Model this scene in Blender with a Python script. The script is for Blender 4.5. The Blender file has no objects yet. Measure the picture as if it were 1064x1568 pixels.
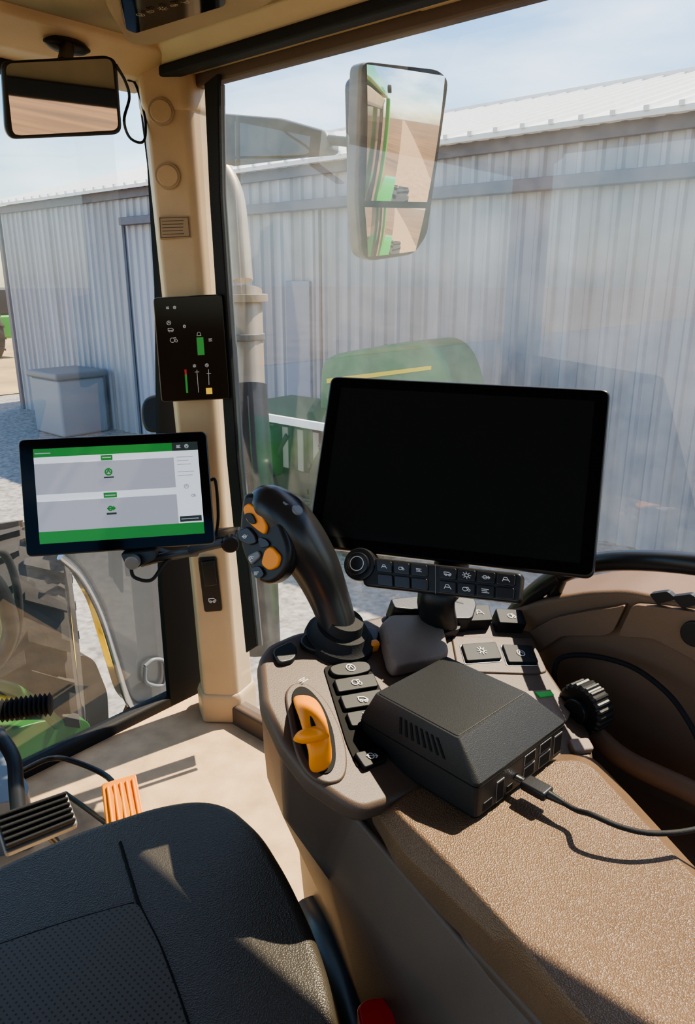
import bpy, bmesh, math, random
import numpy as np
from mathutils import Vector, Matrix
random.seed(5)
# ---------------------------------------------------------------- camera model
FP=1568*26/36.0; PITCH=math.radians(17.4); CZ=1.25
cp,sp=math.cos(PITCH),math.sin(PITCH); C=Vector((0,0,CZ))
PHI=math.radians(48.65)
RV=Vector((math.cos(PHI),math.sin(PHI),0)); FV=Vector((-math.sin(PHI),math.cos(PHI),0)); ZV=Vector((0,0,1))
GZ=-1.4
def L(r,f,z=0): return RV*r+FV*f+ZV*z
def ray(u,v):
    a=(u-532)/FP; b=(v-784)/FP
    return Vector((a,cp-b*sp,-sp-b*cp))
def PD(u,v,d): return C+ray(u,v)*d
def PP(u,v,p0,n):
    r=ray(u,v); return C+r*((p0-C).dot(n)/r.dot(n))
def PZ(u,v,z): return PP(u,v,Vector((0,0,z)),ZV)
def PR(u,v,R): return PP(u,v,RV*R,RV)
def PF(u,v,F): return PP(u,v,FV*F,FV)
def PY(u,v,y): return PP(u,v,Vector((0,y,0)),Vector((0,1,0)))
def pquad(px,d0):
    rs=[ray(*p) for p in px]
    A=np.array([[-rs[1][i],rs[2][i],-rs[3][i]] for i in range(3)]); b=np.array([-rs[0][i] for i in range(3)])
    t=np.linalg.solve(A,b)
    ts=[1]+list(t)
    return [C+rs[i]*(ts[i]*d0) for i in range(4)]
# ---------------------------------------------------------------- groups
GROUPS={}
def link(o): bpy.context.scene.collection.objects.link(o)
def reg(o,par):
    link(o)
    if par: GROUPS.setdefault(par,[]).append(o)
    return o
try: bpy.context.scene.view_settings.look='AgX - Medium High Contrast'
except Exception: pass
# ---------------------------------------------------------------- materials
def mat(name,col,rough=.5,metal=0,bump=0,bscale=200,var=0,vscale=8,spec=.5,coat=0,emit=0,tex='noise',streak=None):
    m=bpy.data.materials.new(name); m.use_nodes=True; nt=m.node_tree; N=nt.nodes; K=nt.links
    p=N['Principled BSDF']; c=(*col,1)
    p.inputs['Base Color'].default_value=c; p.inputs['Roughness'].default_value=rough
    p.inputs['Metallic'].default_value=metal; p.inputs['Specular IOR Level'].default_value=spec
    p.inputs['Coat Weight'].default_value=coat
    tc=N.new('ShaderNodeTexCoord')
    if emit: p.inputs['Emission Color'].default_value=c; p.inputs['Emission Strength'].default_value=emit
    if var:
        n=N.new('ShaderNodeTexNoise'); n.inputs['Scale'].default_value=vscale; n.inputs['Detail'].default_value=6
        src=tc.outputs['Object']
        if streak:
            mp=N.new('ShaderNodeMapping'); mp.inputs['Scale'].default_value=streak; K.new(src,mp.inputs[0]); src=mp.outputs[0]
        K.new(src,n.inputs['Vector'])
        r=N.new('ShaderNodeValToRGB'); r.color_ramp.elements[0].position=.3; r.color_ramp.elements[1].position=.7
        r.color_ramp.elements[0].color=(*[x*(1-var) for x in col],1); r.color_ramp.elements[1].color=(*[min(1,x*(1+var)) for x in col],1)
        K.new(n.outputs['Fac'],r.inputs[0]); K.new(r.outputs[0],p.inputs['Base Color'])
    if bump:
        if tex=='noise':
            n2=N.new('ShaderNodeTexNoise'); n2.inputs['Scale'].default_value=bscale; n2.inputs['Detail'].default_value=4; o=n2.outputs['Fac']
        else:
            n2=N.new('ShaderNodeTexVoronoi'); n2.inputs['Scale'].default_value=bscale; o=n2.outputs['Distance']
        K.new(tc.outputs['Object'],n2.inputs['Vector'])
        b=N.new('ShaderNodeBump'); b.inputs['Strength'].default_value=bump; b.inputs['Distance'].default_value=.002
        K.new(o,b.inputs['Height']); K.new(b.outputs[0],p.inputs['Normal'])
    return m
M={}
M['beige']=mat('beige_plastic',(.52,.375,.225),.45,bump=.15,bscale=500,var=.06)
M['liner']=mat('headliner',(.28,.205,.115),.9,bump=.4,bscale=700,var=.08)
M['console']=mat('console_plastic',(.110,.075,.053),.45,bump=.2,bscale=700,var=.08,spec=.35)
M['side']=mat('side_plastic',(.19,.118,.075),.5,bump=.25,bscale=700,var=.06,spec=.35)
M['arm']=mat('armrest_leather',(.165,.100,.056),.34,bump=.5,bscale=560,var=.10,vscale=14,tex='vor',spec=.45)
M['pad']=mat('palm_pad',(.26,.195,.15),.6,bump=.4,bscale=500,var=.05)
M['seat']=mat('seat_leather',(.050,.043,.033),.36,bump=.35,bscale=520,var=.1,tex='vor')
M['floor']=mat('floor_mat',(.54,.37,.21),.8,bump=.5,bscale=250,var=.2,vscale=12)
M['black']=mat('black_plastic',(.017,.017,.017),.38,bump=.08,bscale=600,spec=.4)
M['blacks']=mat('black_satin',(.021,.021,.022),.28)
M['key']=mat('key_black',(.015,.015,.015),.5,spec=.25)
M['matte']=mat('matte_black',(.010,.010,.010),.75,spec=.2)
M['rubber']=mat('black_rubber',(.018,.018,.018),.7,bump=.3,bscale=300,spec=.3)
M['tire']=mat('tire_rubber',(.035,.030,.027),.85,bump=.5,bscale=60,var=.3)
M['screen']=mat('screen_glass',(.003,.004,.005),.08,spec=.2)
M['orange']=mat('orange_plastic',(.90,.29,.008),.4)
M['white']=mat('icon_white',(.75,.75,.75),.5)
M['uiw']=mat('ui_white',(.80,.82,.86),.4,emit=.45)
M['uig']=mat('ui_grey',(.40,.40,.45),.4,emit=.40)
M['uigreen']=mat('ui_green',(.03,.24,.04),.4,emit=.35)
M['uidark']=mat('ui_dark',(.05,.07,.06),.4)
M['yel']=mat('ui_yellow',(.8,.5,.05),.4,emit=.5)
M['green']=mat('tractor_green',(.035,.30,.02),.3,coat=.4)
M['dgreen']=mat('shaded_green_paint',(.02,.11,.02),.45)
M['pgreen']=mat('reflection_green',(.05,.20,.09),.5,var=.25,vscale=3)  # pale tone imitates a green reflection in the side glass
M['yellow']=mat('rim_yellow',(.95,.66,.01),.4)
M['chrome']=mat('chrome',(.6,.6,.6),.2,metal=1)
M['steel']=mat('steel_grey',(.20,.20,.20),.4,metal=.5)
M['greyp']=mat('grey_plastic',(.17,.18,.19),.45)
M['stack']=mat('stack_metal',(.36,.30,.23),.4,metal=.3,var=.15)
M['wall']=mat('galvanised_siding',(.36,.365,.40),.5,metal=.1,var=.24,vscale=1.5,streak=(3,3,.15))
M['roofm']=mat('white_roof_metal',(.9,.89,.85),.4,var=.04)
M['rail']=mat('rail_dark',(.13,.13,.16),.6,var=.1)
M['gravel']=mat('gravel',(.27,.25,.23),.95,bump=1,bscale=12,var=.45,vscale=16)
M['field']=mat('field_soil',(.16,.078,.020),.95,bump=1,bscale=5,var=.45,vscale=.8,streak=(1,.1,1))
M['red']=mat('red_buckle',(.65,.02,.03),.35)
M['mirror']=mat('mirror_silver',(.85,.87,.88),.02,metal=1)
M['box']=mat('box_abs',(.015,.0155,.015),.42,bump=.2,bscale=900,spec=.4)
M['decal']=mat('decal_tan',(.40,.30,.20),.6)
M['soot']=mat('pewter_fender',(.12,.12,.12),.28,coat=.5)
M['bin']=mat('grey_bin',(.28,.30,.33),.5)
def perf():
    m=mat('perforated_leather',(.05,.045,.036),.5); nt=m.node_tree;N=nt.nodes;K=nt.links
    tc=N.new('ShaderNodeTexCoord'); mp=N.new('ShaderNodeMapping'); mp.inputs['Rotation'].default_value=(0,0,-PHI)
    mp.inputs['Scale'].default_value=(1,1,.0001)
    v=N.new('ShaderNodeTexVoronoi'); v.inputs['Scale'].default_value=150; v.inputs['Randomness'].default_value=0
    K.new(tc.outputs['Object'],mp.inputs[0]); K.new(mp.outputs[0],v.inputs['Vector'])
    r=N.new('ShaderNodeValToRGB'); r.color_ramp.elements[0].position=.16; r.color_ramp.elements[1].position=.24
    r.color_ramp.elements[0].color=(.005,.005,.005,1); r.color_ramp.elements[1].color=(.062,.053,.041,1)
    K.new(v.outputs['Distance'],r.inputs[0]); K.new(r.outputs[0],N['Principled BSDF'].inputs['Base Color'])
    return m
M['perf']=perf()
def glass():
    m=bpy.data.materials.new('dusty_window_glass'); m.use_nodes=True; nt=m.node_tree;N=nt.nodes;K=nt.links
    N.clear(); out=N.new('ShaderNodeOutputMaterial')
    tr=N.new('ShaderNodeBsdfTransparent'); tr.inputs[0].default_value=(.92,.935,.93,1)
    gl=N.new('ShaderNodeBsdfGlossy'); gl.inputs['Roughness'].default_value=.015
    df=N.new('ShaderNodeBsdfTranslucent'); df.inputs[0].default_value=(.95,.91,.85,1)
    lw=N.new('ShaderNodeLayerWeight'); lw.inputs[0].default_value=.5
    pw=N.new('ShaderNodeMath'); pw.operation='POWER'; pw.inputs[1].default_value=5; K.new(lw.outputs['Facing'],pw.inputs[0])
    ma=N.new('ShaderNodeMath'); ma.operation='MULTIPLY_ADD'; ma.inputs[1].default_value=.65; ma.inputs[2].default_value=.08; K.new(pw.outputs[0],ma.inputs[0])
    m1=N.new('ShaderNodeMixShader'); m2=N.new('ShaderNodeMixShader')
    tc=N.new('ShaderNodeTexCoord'); n=N.new('ShaderNodeTexNoise'); n.inputs['Scale'].default_value=5; n.inputs['Detail'].default_value=12; n.inputs['Roughness'].default_value=.7
    K.new(tc.outputs['Object'],n.inputs['Vector'])
    mr=N.new('ShaderNodeMapRange'); mr.inputs[1].default_value=.3; mr.inputs[2].default_value=.75; mr.inputs[3].default_value=.005; mr.inputs[4].default_value=.085
    K.new(n.outputs['Fac'],mr.inputs[0])
    K.new(mr.outputs[0],m1.inputs[0]); K.new(tr.outputs[0],m1.inputs[1]); K.new(df.outputs[0],m1.inputs[2])
    K.new(ma.outputs[0],m2.inputs[0]); K.new(m1.outputs[0],m2.inputs[1]); K.new(gl.outputs[0],m2.inputs[2])
    K.new(m2.outputs[0],out.inputs[0]); return m
M['glass']=glass()
# ---------------------------------------------------------------- geometry helpers
def mesh_obj(name,bm,m,par=None,ang=40,wn=True,smooth=True):
    bmesh.ops.recalc_face_normals(bm,faces=bm.faces)
    me=bpy.data.meshes.new(name); bm.to_mesh(me); bm.free()
    if smooth:
        me.shade_smooth(); me.set_sharp_from_angle(angle=math.radians(ang))
    o=bpy.data.objects.new(name,me); me.materials.append(M[m] if isinstance(m,str) else m)
    if wn and smooth:
        w=o.modifiers.new('wn','WEIGHTED_NORMAL'); w.keep_sharp=True
    return reg(o,par)
def rnd(pts,r,seg=5):
    out=[];n=len(pts)
    for i in range(n):
        p=pts[i];a=pts[i-1]-p;b=pts[(i+1)%n]-p
        rr=r[i] if isinstance(r,(list,tuple)) else r
        if rr<=0: out.append(p.copy()); continue
        ra=min(rr,a.length*.48); rb=min(rr,b.length*.48)
        A=p+a.normalized()*ra;B=p+b.normalized()*rb
        for k in range(seg+1):
            t=k/seg; out.append(A*(1-t)**2+p*2*t*(1-t)+B*t*t)
    return out
def prism(name,pts,vec,m,par=None,bev=.003,seg=3,taper=1.0):
    bm=bmesh.new(); n=len(pts)
    c=sum(pts,Vector())/n
    v1=[bm.verts.new(p) for p in pts]; v2=[bm.verts.new(c+(p-c)*taper+vec) for p in pts]
    bm.faces.new(v1); bm.faces.new(v2[::-1])
    for i in range(n):
        bm.faces.new((v1[i],v1[(i+1)%n],v2[(i+1)%n],v2[i]))
    bmesh.ops.recalc_face_normals(bm,faces=bm.faces)
    if bev>0:
        bm.edges.ensure_lookup_table()
        es=[e for e in bm.edges if len(e.link_faces)==2 and e.calc_face_angle(0)>math.radians(32)]
        bmesh.ops.bevel(bm,geom=es,offset=bev,offset_type='OFFSET',segments=seg,profile=.5,affect='EDGES',clamp_overlap=True)
    return mesh_obj(name,bm,m,par)
def boxl(name,r0,r1,f0,f1,z0,z1,m,par=None,bev=.01):
    return prism(name,[L(r0,f0,z0),L(r1,f0,z0),L(r1,f1,z0),L(r0,f1,z0)],ZV*(z1-z0),m,par,bev)
def crom(pts,n):
    P=[Vector(p) for p in pts]; P=[P[0]*2-P[1]]+P+[P[-1]*2-P[-2]]; out=[]
    for i in range(1,len(P)-2):
        for k in range(n):
            t=k/n
            out.append(.5*((2*P[i])+(P[i+1]-P[i-1])*t+(2*P[i-1]-5*P[i]+4*P[i+1]-P[i+2])*t*t+(3*P[i]-P[i-1]-3*P[i+1]+P[i+2])*t**3))
    out.append(P[-2]); return out
def tube(name,pts,r,m,par=None,n=6,seg=14,flat=1.0,ref=None,smooth=True):
    rr=r if isinstance(r,(list,tuple)) else [r]*len(pts)
    if smooth and len(pts)>2:
        R4=[x.x for x in crom([Vector((x,0,0)) for x in rr],n)]
        P=crom(pts,n)
    else: P=[Vector(p) for p in pts]; R4=rr
    bm=bmesh.new(); rings=[]
    t0=(P[1]-P[0]).normalized()
    nrm=ref.copy() if ref else (Vector((0,0,1)) if abs(t0.z)<.9 else Vector((1,0,0)))
    for i,p in enumerate(P):
        t=(P[min(i+1,len(P)-1)]-P[max(i-1,0)]).normalized()
        nrm=(nrm-t*nrm.dot(t)).normalized(); b=t.cross(nrm)
        rings.append([bm.verts.new(p+nrm*math.cos(a)*R4[i]*flat+b*math.sin(a)*R4[i]) for a in [2*math.pi*k/seg for k in range(seg)]])
    for i in range(len(rings)-1):
        for k in range(seg):
            bm.faces.new((rings[i][k],rings[i][(k+1)%seg],rings[i+1][(k+1)%seg],rings[i+1][k]))
    bm.faces.new(rings[0]); bm.faces.new(rings[-1])
    return mesh_obj(name,bm,m,par,ang=50,wn=False)
def disc(name,c,n,r,h,m,par=None,seg=40,bev=.002,r2=None):
    n=n.normalized(); a=n.orthogonal().normalized(); b=n.cross(a)
    pts=[c+a*math.cos(2*math.pi*k/seg)*r+b*math.sin(2*math.pi*k/seg)*r for k in range(seg)]
    return prism(name,pts,n*h,m,par,bev,2,taper=(r2/r if r2 else 1))
def loft(name,rings,m,par=None,caps=True,ang=45,bev=0,bseg=3):
    bm=bmesh.new(); V=[[bm.verts.new(p) for p in r] for r in rings]; n=len(rings[0])
    for i in range(len(V)-1):
        for k in range(n): bm.faces.new((V[i][k],V[i][(k+1)%n],V[i+1][(k+1)%n],V[i+1][k]))
    if caps: bm.faces.new(V[0]); bm.faces.new(V[-1])
    if bev:
        bmesh.ops.recalc_face_normals(bm,faces=bm.faces)
        es=[e for e in bm.edges if len(e.link_faces)==2 and e.calc_face_angle(0)>math.radians(25)]
        bmesh.ops.bevel(bm,geom=es,offset=bev,segments=bseg,profile=.5,affect='EDGES',clamp_overlap=True)
    return mesh_obj(name,bm,m,par,ang)
class Q:
    """rectangle in space: TL,TR,BR,BL ; s right, t down, o = outward"""
    def __init__(s,pts): s.p=pts; s.n=((pts[3]-pts[0]).cross(pts[1]-pts[0])).normalized(); s.w=(pts[1]-pts[0]).length; s.h=(pts[3]-pts[0]).length
    def __call__(q,s,t,o=0):
        p=q.p; return (p[0]*(1-s)+p[1]*s)*(1-t)+(p[3]*(1-s)+p[2]*s)*t+q.n*o
    def rect(q,s0,t0,s1,t1,o=0): return [q(s0,t0,o),q(s1,t0,o),q(s1,t1,o),q(s0,t1,o)]
def strokes(name,segs,w,n,m,par,h=.0006):
    bm=bmesh.new()
    for pl in segs:
        for a,b in zip(pl[:-1],pl[1:]):
            d=(b-a)
            if d.length<1e-6: continue
            d.normalize(); s=n.cross(d).normalized()*w/2; e=d*w*.3
            vs=[bm.verts.new(x+n*h) for x in (a-e+s,b+e+s,b+e-s,a-e-s)]
            bm.faces.new(vs)
    me=bpy.data.meshes.new(name); bm.to_mesh(me); bm.free(); me.materials.append(M[m])
    return reg(bpy.data.objects.new(name,me),par)
def glyph(c,ex,ey,kind):
    P=lambda x,y:c+ex*x+ey*y
    circ=lambda x,y,r,a0=0,a1=360:[P(x+r*math.cos(math.radians(a)),y+r*math.sin(math.radians(a))) for a in np.linspace(a0,a1,11)]
    k=kind%8
    if k==0: return [circ(0,0,.8),[P(-.4,.2),P(0,-.5),P(.4,.2)]]
    if k==1: return [[P(-.8,.4),P(-.8,-.3),P(.3,-.3),P(.8,.1),P(.8,.4),P(-.8,.4)],circ(-.4,.5,.25),circ(.4,.5,.25)]
    if k==2: return [circ(0,0,.45)]+[[P(.6*math.cos(a),.6*math.sin(a)),P(math.cos(a),math.sin(a))] for a in [i*math.pi/4 for i in range(8)]]
    if k==3: return [[P(-.9,0),P(.9,0)],[P(.5,-.4),P(.9,0),P(.5,.4)],circ(-.2,0,.5)]
    if k==4: return [[P(-.8,.6),P(-.3,-.6),P(.3,-.6),P(.8,.6)],[P(-.6,.1),P(.6,.1)]]
    if k==5: return [circ(-.3,.1,.55),circ(.6,.3,.3),[P(-.3,-.4),P(.5,-.5),P(.6,0)]]
    if k==6: return [[P(-.8,-.5),P(.8,-.5)],[P(-.8,0),P(.4,0)],[P(-.8,.5),P(.8,.5)]]
    return [circ(0,-.2,.6,180,360),[P(-.6,-.2),P(-.8,.6),P(.8,.6),P(.6,-.2)]]
# ---------------------------------------------------------------- camera + light
cam=bpy.data.cameras.new('camera'); cam.sensor_fit='VERTICAL'; cam.sensor_height=36; cam.lens=26; cam.clip_start=.02; cam.clip_end=600
co=bpy.data.objects.new('camera',cam); co.location=C; co.rotation_euler=(math.pi/2-PITCH,0,0); link(co)
bpy.context.scene.camera=co
AZ=math.radians(37); EL=math.radians(55)
sd=Vector((math.cos(AZ)*math.cos(EL),math.sin(AZ)*math.cos(EL),math.sin(EL)))
sl=bpy.data.lights.new('sun','SUN'); sl.energy=13.0; sl.angle=math.radians(.6); sl.color=(1,.86,.65)
so=bpy.data.objects.new('sun',sl); so.rotation_euler=sd.to_track_quat('Z','Y').to_euler(); so.location=(5,5,10); link(so)
w=bpy.data.worlds.new('World'); bpy.context.scene.world=w; w.use_nodes=True; nt=w.node_tree; N=nt.nodes;K=nt.links
bg=N['Background']; sky=N.new('ShaderNodeTexSky'); sky.sky_type='NISHITA'; sky.sun_disc=False
sky.sun_elevation=EL; sky.sun_rotation=math.pi/2-AZ; sky.dust_density=.6; sky.air_density=1.2; sky.ozone_density=2.5
tc=N.new('ShaderNodeTexCoord'); nz=N.new('ShaderNodeTexNoise'); nz.inputs['Scale'].default_value=2.2; nz.inputs['Detail'].default_value=8
mp=N.new('ShaderNodeMapping'); mp.inputs['Scale'].default_value=(1,1,3.5); K.new(tc.outputs['Generated'],mp.inputs[0]); K.new(mp.outputs[0],nz.inputs['Vector'])
cr=N.new('ShaderNodeValToRGB'); cr.color_ramp.elements[0].position=.50; cr.color_ramp.elements[1].position=.8; cr.color_ramp.elements[1].color=(.6,.6,.6,1)
K.new(nz.outputs['Fac'],cr.inputs[0]); mx=N.new('ShaderNodeMix'); mx.data_type='RGBA'
hs=N.new('ShaderNodeHueSaturation'); hs.inputs['Saturation'].default_value=1.25; hs.inputs['Value'].default_value=1.1; K.new(sky.outputs[0],hs.inputs['Color'])
K.new(cr.outputs[0],mx.inputs[0]); K.new(hs.outputs[0],mx.inputs[6]); mx.inputs[7].default_value=(15,15.2,15.5,1)
K.new(mx.outputs[2],bg.inputs[0]); bg.inputs[1].default_value=.27
# ---------------------------------------------------------------- outdoors
def plane(name,pts,m,par=None):
    bm=bmesh.new(); bm.faces.new([bm.verts.new(p) for p in pts]); return mesh_obj(name,bm,m,par,wn=False,smooth=False)
plane('ground',[L(-250,-250,GZ),L(250,-250,GZ),L(250,250,GZ),L(-250,250,GZ)],'gravel')
plane('field',[L(-250,18,GZ+.02),L(250,18,GZ+.02),L(250,250,GZ+.02),L(-250,250,GZ+.02)],mat('dry_grass',(.42,.29,.13),.95,bump=1,bscale=5,var=.3,vscale=.6))
plane('field.001',[L(-250,-250,GZ+.02),L(250,-250,GZ+.02),L(250,-3.5,GZ+.02),L(-250,-3.5,GZ+.02)],'field')
M['road']=mat('dirt_road',(.34,.20,.09),.95,bump=1,bscale=6,var=.2,vscale=3)
plane('dirt_road',[L(1.6,-3.5,GZ+.04),L(1.6,-200,GZ+.04),L(4.2,-200,GZ+.04),L(4.2,-3.5,GZ+.04)],'road')
a=PZ(38,625,GZ); SR=a.dot(RV); SF=a.dot(FV)
ZE=2.65
def siding(name,p0,p1,out,z0,z1f,par,pitch=.2):
    bm=bmesh.new(); d=(p1-p0); ln=d.length; d.normalize(); prev=None; x=0
    xs=[]
    while x<ln:
        for dx,o in ((0,0),(.09,0),(.115,.032),(.155,.032),(.18,0)): xs.append((x+dx*pitch/.2,o))
        x+=pitch
    for x,o in xs:
        if x>ln: break
        q=p0+d*x+out*o
        v=(bm.verts.new(q+ZV*z0),bm.verts.new(q+ZV*z1f(x)))
        if prev: bm.faces.new((prev[0],v[0],v[1],prev[1]))
        prev=v
    me=bpy.data.meshes.new(name); bm.to_mesh(me); bm.free(); me.materials.append(M['wall']); reg(bpy.data.objects.new(name,me),par)
FE=-2.5
siding('siding_long',L(SR,SF),L(SR,FE),-RV,GZ,lambda x:ZE,'metal_shed')
siding('siding_gable',L(SR+10,SF),L(SR,SF),FV,GZ,lambda x:ZE+1.4*(1-abs(x-5)/5),'metal_shed')
siding('siding_gable_2',L(SR,FE),L(SR+10,FE),-FV,GZ,lambda x:ZE+1.4*(1-abs(x-5)/5),'metal_shed')
for i,(r0,r1,z0,z1) in enumerate(((SR-.25,SR+5,ZE-.03,ZE+1.42),(SR+5,SR+10.25,ZE+1.42,ZE-.03))):
    prism('roof_%d'%i,[L(r0,SF+.3,z0),L(r1,SF+.3,z1),L(r1,FE-.2,z1),L(r0,FE-.2,z0)],ZV*.05,'roofm','metal_shed',0)
boxl('ridge_cap',SR+4.8,SR+5.2,FE-.2,SF+.32,ZE+1.40,ZE+1.50,'roofm','metal_shed',.02)
bm=bmesh.new()
for k in range(80):
    f=SF+.2-k*.3
    if f<FE: break
    q=[L(SR-.27,f,ZE+.01),L(SR+5,f,ZE+1.46),L(SR+5,f-.05,ZE+1.46),L(SR-.27,f-.05,ZE+.01)]
    v1=[bm.verts.new(p) for p in q]; v2=[bm.verts.new(p+ZV*.045) for p in q]
    bm.faces.new(v2)
    for i in range(4): bm.faces.new((v1[i],v1[(i+1)%4],v2[(i+1)%4],v2[i]))
mesh_obj('roof_ribs',bm,'roofm','metal_shed',smooth=False)
boxl('eave_trim',SR-.1,SR-.02,FE,SF+.05,ZE-.14,ZE-.02,'rail','metal_shed',0)
fr=PR(185,325,SR-.1).dot(FV)
zr=PR(660,297,SR-.1).z
boxl('door_rail',SR-.16,SR-.03,FE,fr,zr-.06,zr+.06,'rail','metal_shed',.01)
for u in (192,487):
    f=PR(u,420,SR-.05).dot(FV); boxl('door_edge_%d'%u,SR-.07,SR-.02,f-.03,f+.03,GZ,zr,'wall','metal_shed',.005)
f0=PR(440,500,SR-.05).dot(FV); f1=PR(476,500,SR-.05).dot(FV)
boxl('window_panel',SR-.075,SR-.03,f1,f0,GZ+.3,PR(460,430,SR).z,mat('blue_panel',(.21,.26,.35),.3),'metal_shed',.01)
boxl('corner_trim',SR-.06,SR+.05,SF-.06,SF+.06,GZ,ZE,'rail','metal_shed',.01)
def wheel(par,c,ax,r,w,rr,lugs=22,rimm='yellow'):
    ax=ax.normalized(); a=ZV; b=ax.cross(a)
    prof=[(rr,-w*.42),(rr+.3*(r-rr),-w*.5),(r*.95,-w*.48),(r,-w*.4),(r,w*.4),(r*.95,w*.48),(rr+.3*(r-rr),w*.5),(rr,w*.42),(rr*.93,w*.3),(rr*.93,-w*.3)]
    rings=[]
    for k in range(48):
        t=2*math.pi*k/48; d=a*math.cos(t)+b*math.sin(t)
        rings.append([c+d*q+ax*o for q,o in prof])
    bm=bmesh.new(); V=[[bm.verts.new(p) for p in g] for g in rings]; n=len(prof)
    for i in range(48):
        for k in range(n): bm.faces.new((V[i][k],V[i][(k+1)%n],V[(i+1)%48][(k+1)%n],V[(i+1)%48][k]))
    for k in range(lugs*2):
        t=2*math.pi*k/(lugs*2); s=1 if k%2 else -1
        pts=[]
        for (tt,o) in ((0,.03),(.10,.5),(.16,.5),(.07,.03)):
            T=t+tt*1.3; d=a*math.cos(T)+b*math.sin(T); pts.append((c+ax*o*w*s*.98,d))
        v1=[bm.verts.new(p+d*(r*.985)) for p,d in pts]; v2=[bm.verts.new(p+d*(r*1.05)) for p,d in pts]
        bm.faces.new(v2)
        for i in range(4): bm.faces.new((v1[i],v1[(i+1)%4],v2[(i+1)%4],v2[i]))
    mesh_obj('tyre',bm,'tire',par,ang=35,wn=False)
    prof=[(rr*.97,w*.44),(rr*.9,w*.40),(rr*.86,w*.1),(rr*.5,0),(rr*.3,w*.06),(rr*.28,w*.15),(0.001,w*.16),(0.001,-w*.1),(rr*.4,-w*.1),(rr*.86,-w*.2),(rr*.97,-w*.44)]
    bm=bmesh.new(); V=[]
    for k in range(40):
        t=2*math.pi*k/40; d=a*math.cos(t)+b*math.sin(t); V.append([bm.verts.new(c+d*q+ax*o) for q,o in prof])
    for i in range(40):
        for k in range(len(prof)): bm.faces.new((V[i][k],V[i][(k+1)%len(prof)],V[(i+1)%40][(k+1)%len(prof)],V[(i+1)%40][k]))
    bmesh.ops.remove_doubles(bm,verts=bm.verts,dist=.002)
    mesh_obj('rim',bm,rimm,par,ang=35,wn=False)
    for k in range(8):
        t=2*math.pi*k/8; d=a*math.cos(t)+b*math.sin(t)
        disc('bolt_%d'%k,c+d*rr*.42-ax*w*.13,ax,rr*.05,w*.27,'steel',par,12,0)
TF='tractor_front_end'
wc=PD(60,988,2.95)
wheel(TF,wc,(RV-FV*.55),.48,.28,.21)
fd=[PF(*p,2.35) for p in ((100,850),(126,878),(156,932),(178,1008),(197,1072),(212,1088),(262,1078),(330,1060),(330,850),(200,820),(110,818))]
prism('fender_shell',rnd(fd,.05),FV*.12,'soot',TF,.03,4)
tube('fender_edge',[PF(*p,2.33) for p in ((92,852),(122,880),(152,935),(176,1010),(194,1068),(208,1083),(240,1078))],.014,'chrome',TF)
tube('fender_handle',[PF(*p,2.33) for p in ((222,1020),(224,1045),(250,1048),(252,1015),(236,1010),(222,1020))],.008,'greyp',TF)
tube('fender_stay',[PF(220,1040,2.5),L(1.25,2.3,-.5),L(.9,2.2,-1.0)],.03,'black',TF)
gp=[PF(*p,2.2) for p in ((-80,1110),(10,1120),(60,1105),(110,1098),(140,1105),(140,1250),(-80,1250))]
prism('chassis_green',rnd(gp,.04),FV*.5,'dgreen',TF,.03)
gp=[PF(*p,2.9) for p in ((120,1000),(145,1010),(165,1060),(168,1120),(115,1120))]
prism('axle_knuckle',rnd(gp,.04),FV*.2,'black',TF,.03)
boxl('hood_shell',-.35,.35,2.3,4.6,-.35,.55,'green',TF,.14)
boxl('hood_grille',-.30,.30,4.58,4.66,-.3,.45,'black',TF,.05)
tube('hydraulic_pipe_1',[PF(*p,2.1) for p in ((-30,870),(0,905),(16,960),(4,1000),(-20,1030))],.026,'black',TF)
tube('hydraulic_pipe_2',[PF(*p,2.1) for p in ((-20,1045),(20,1055),(55,1078),(90,1110))],.018,'dgreen',TF)
tube('hydraulic_pipe_3',[PF(*p,2.1) for p in ((-20,1066),(20,1074),(50,1088))],.012,'yellow',TF)
tube('steer_hose',[PF(*p,2.12) for p in ((-20,845),(8,850),(26,900),(28,960),(8,1012))],.012,'rubber',TF)
# exterior stack
tube('stack_pipe',[PD(*p,2.5) for p in ((318,255),(340,262),(358,300),(366,360),(372,430))],.034,'stack','exhaust_stack')
tube('stack_body',[PD(372,445,2.5),PD(376,520,2.5),PD(380,600,2.5)],[.064,.060,.058],'stack','exhaust_stack')
tube('stack_lower',[PD(380,590,2.5),PD(390,760,2.5),PD(400,1000,2.5)],[.062,.066,.066],'black','exhaust_stack')
disc('stack_flange',PD(373,462,2.5),ZV,.082,.025,'stack','exhaust_stack')
disc('stack_clamp',PD(375,520,2.5),ZV,.068,.02,'steel','exhaust_stack')
wl=[PD(*p,2.25) for p in ((214,622),(225,606),(262,602),(300,604),(300,662),(225,664),(216,650))]
prism('lamp_body',rnd(wl,.03),Vector((0,.12,0)),'black','work_light',.025,4)
tube('lamp_stem',[PD(290,640,2.3),PD(300,700,2.3),PD(310,760,2.3)],.02,'black','work_light')
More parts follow.
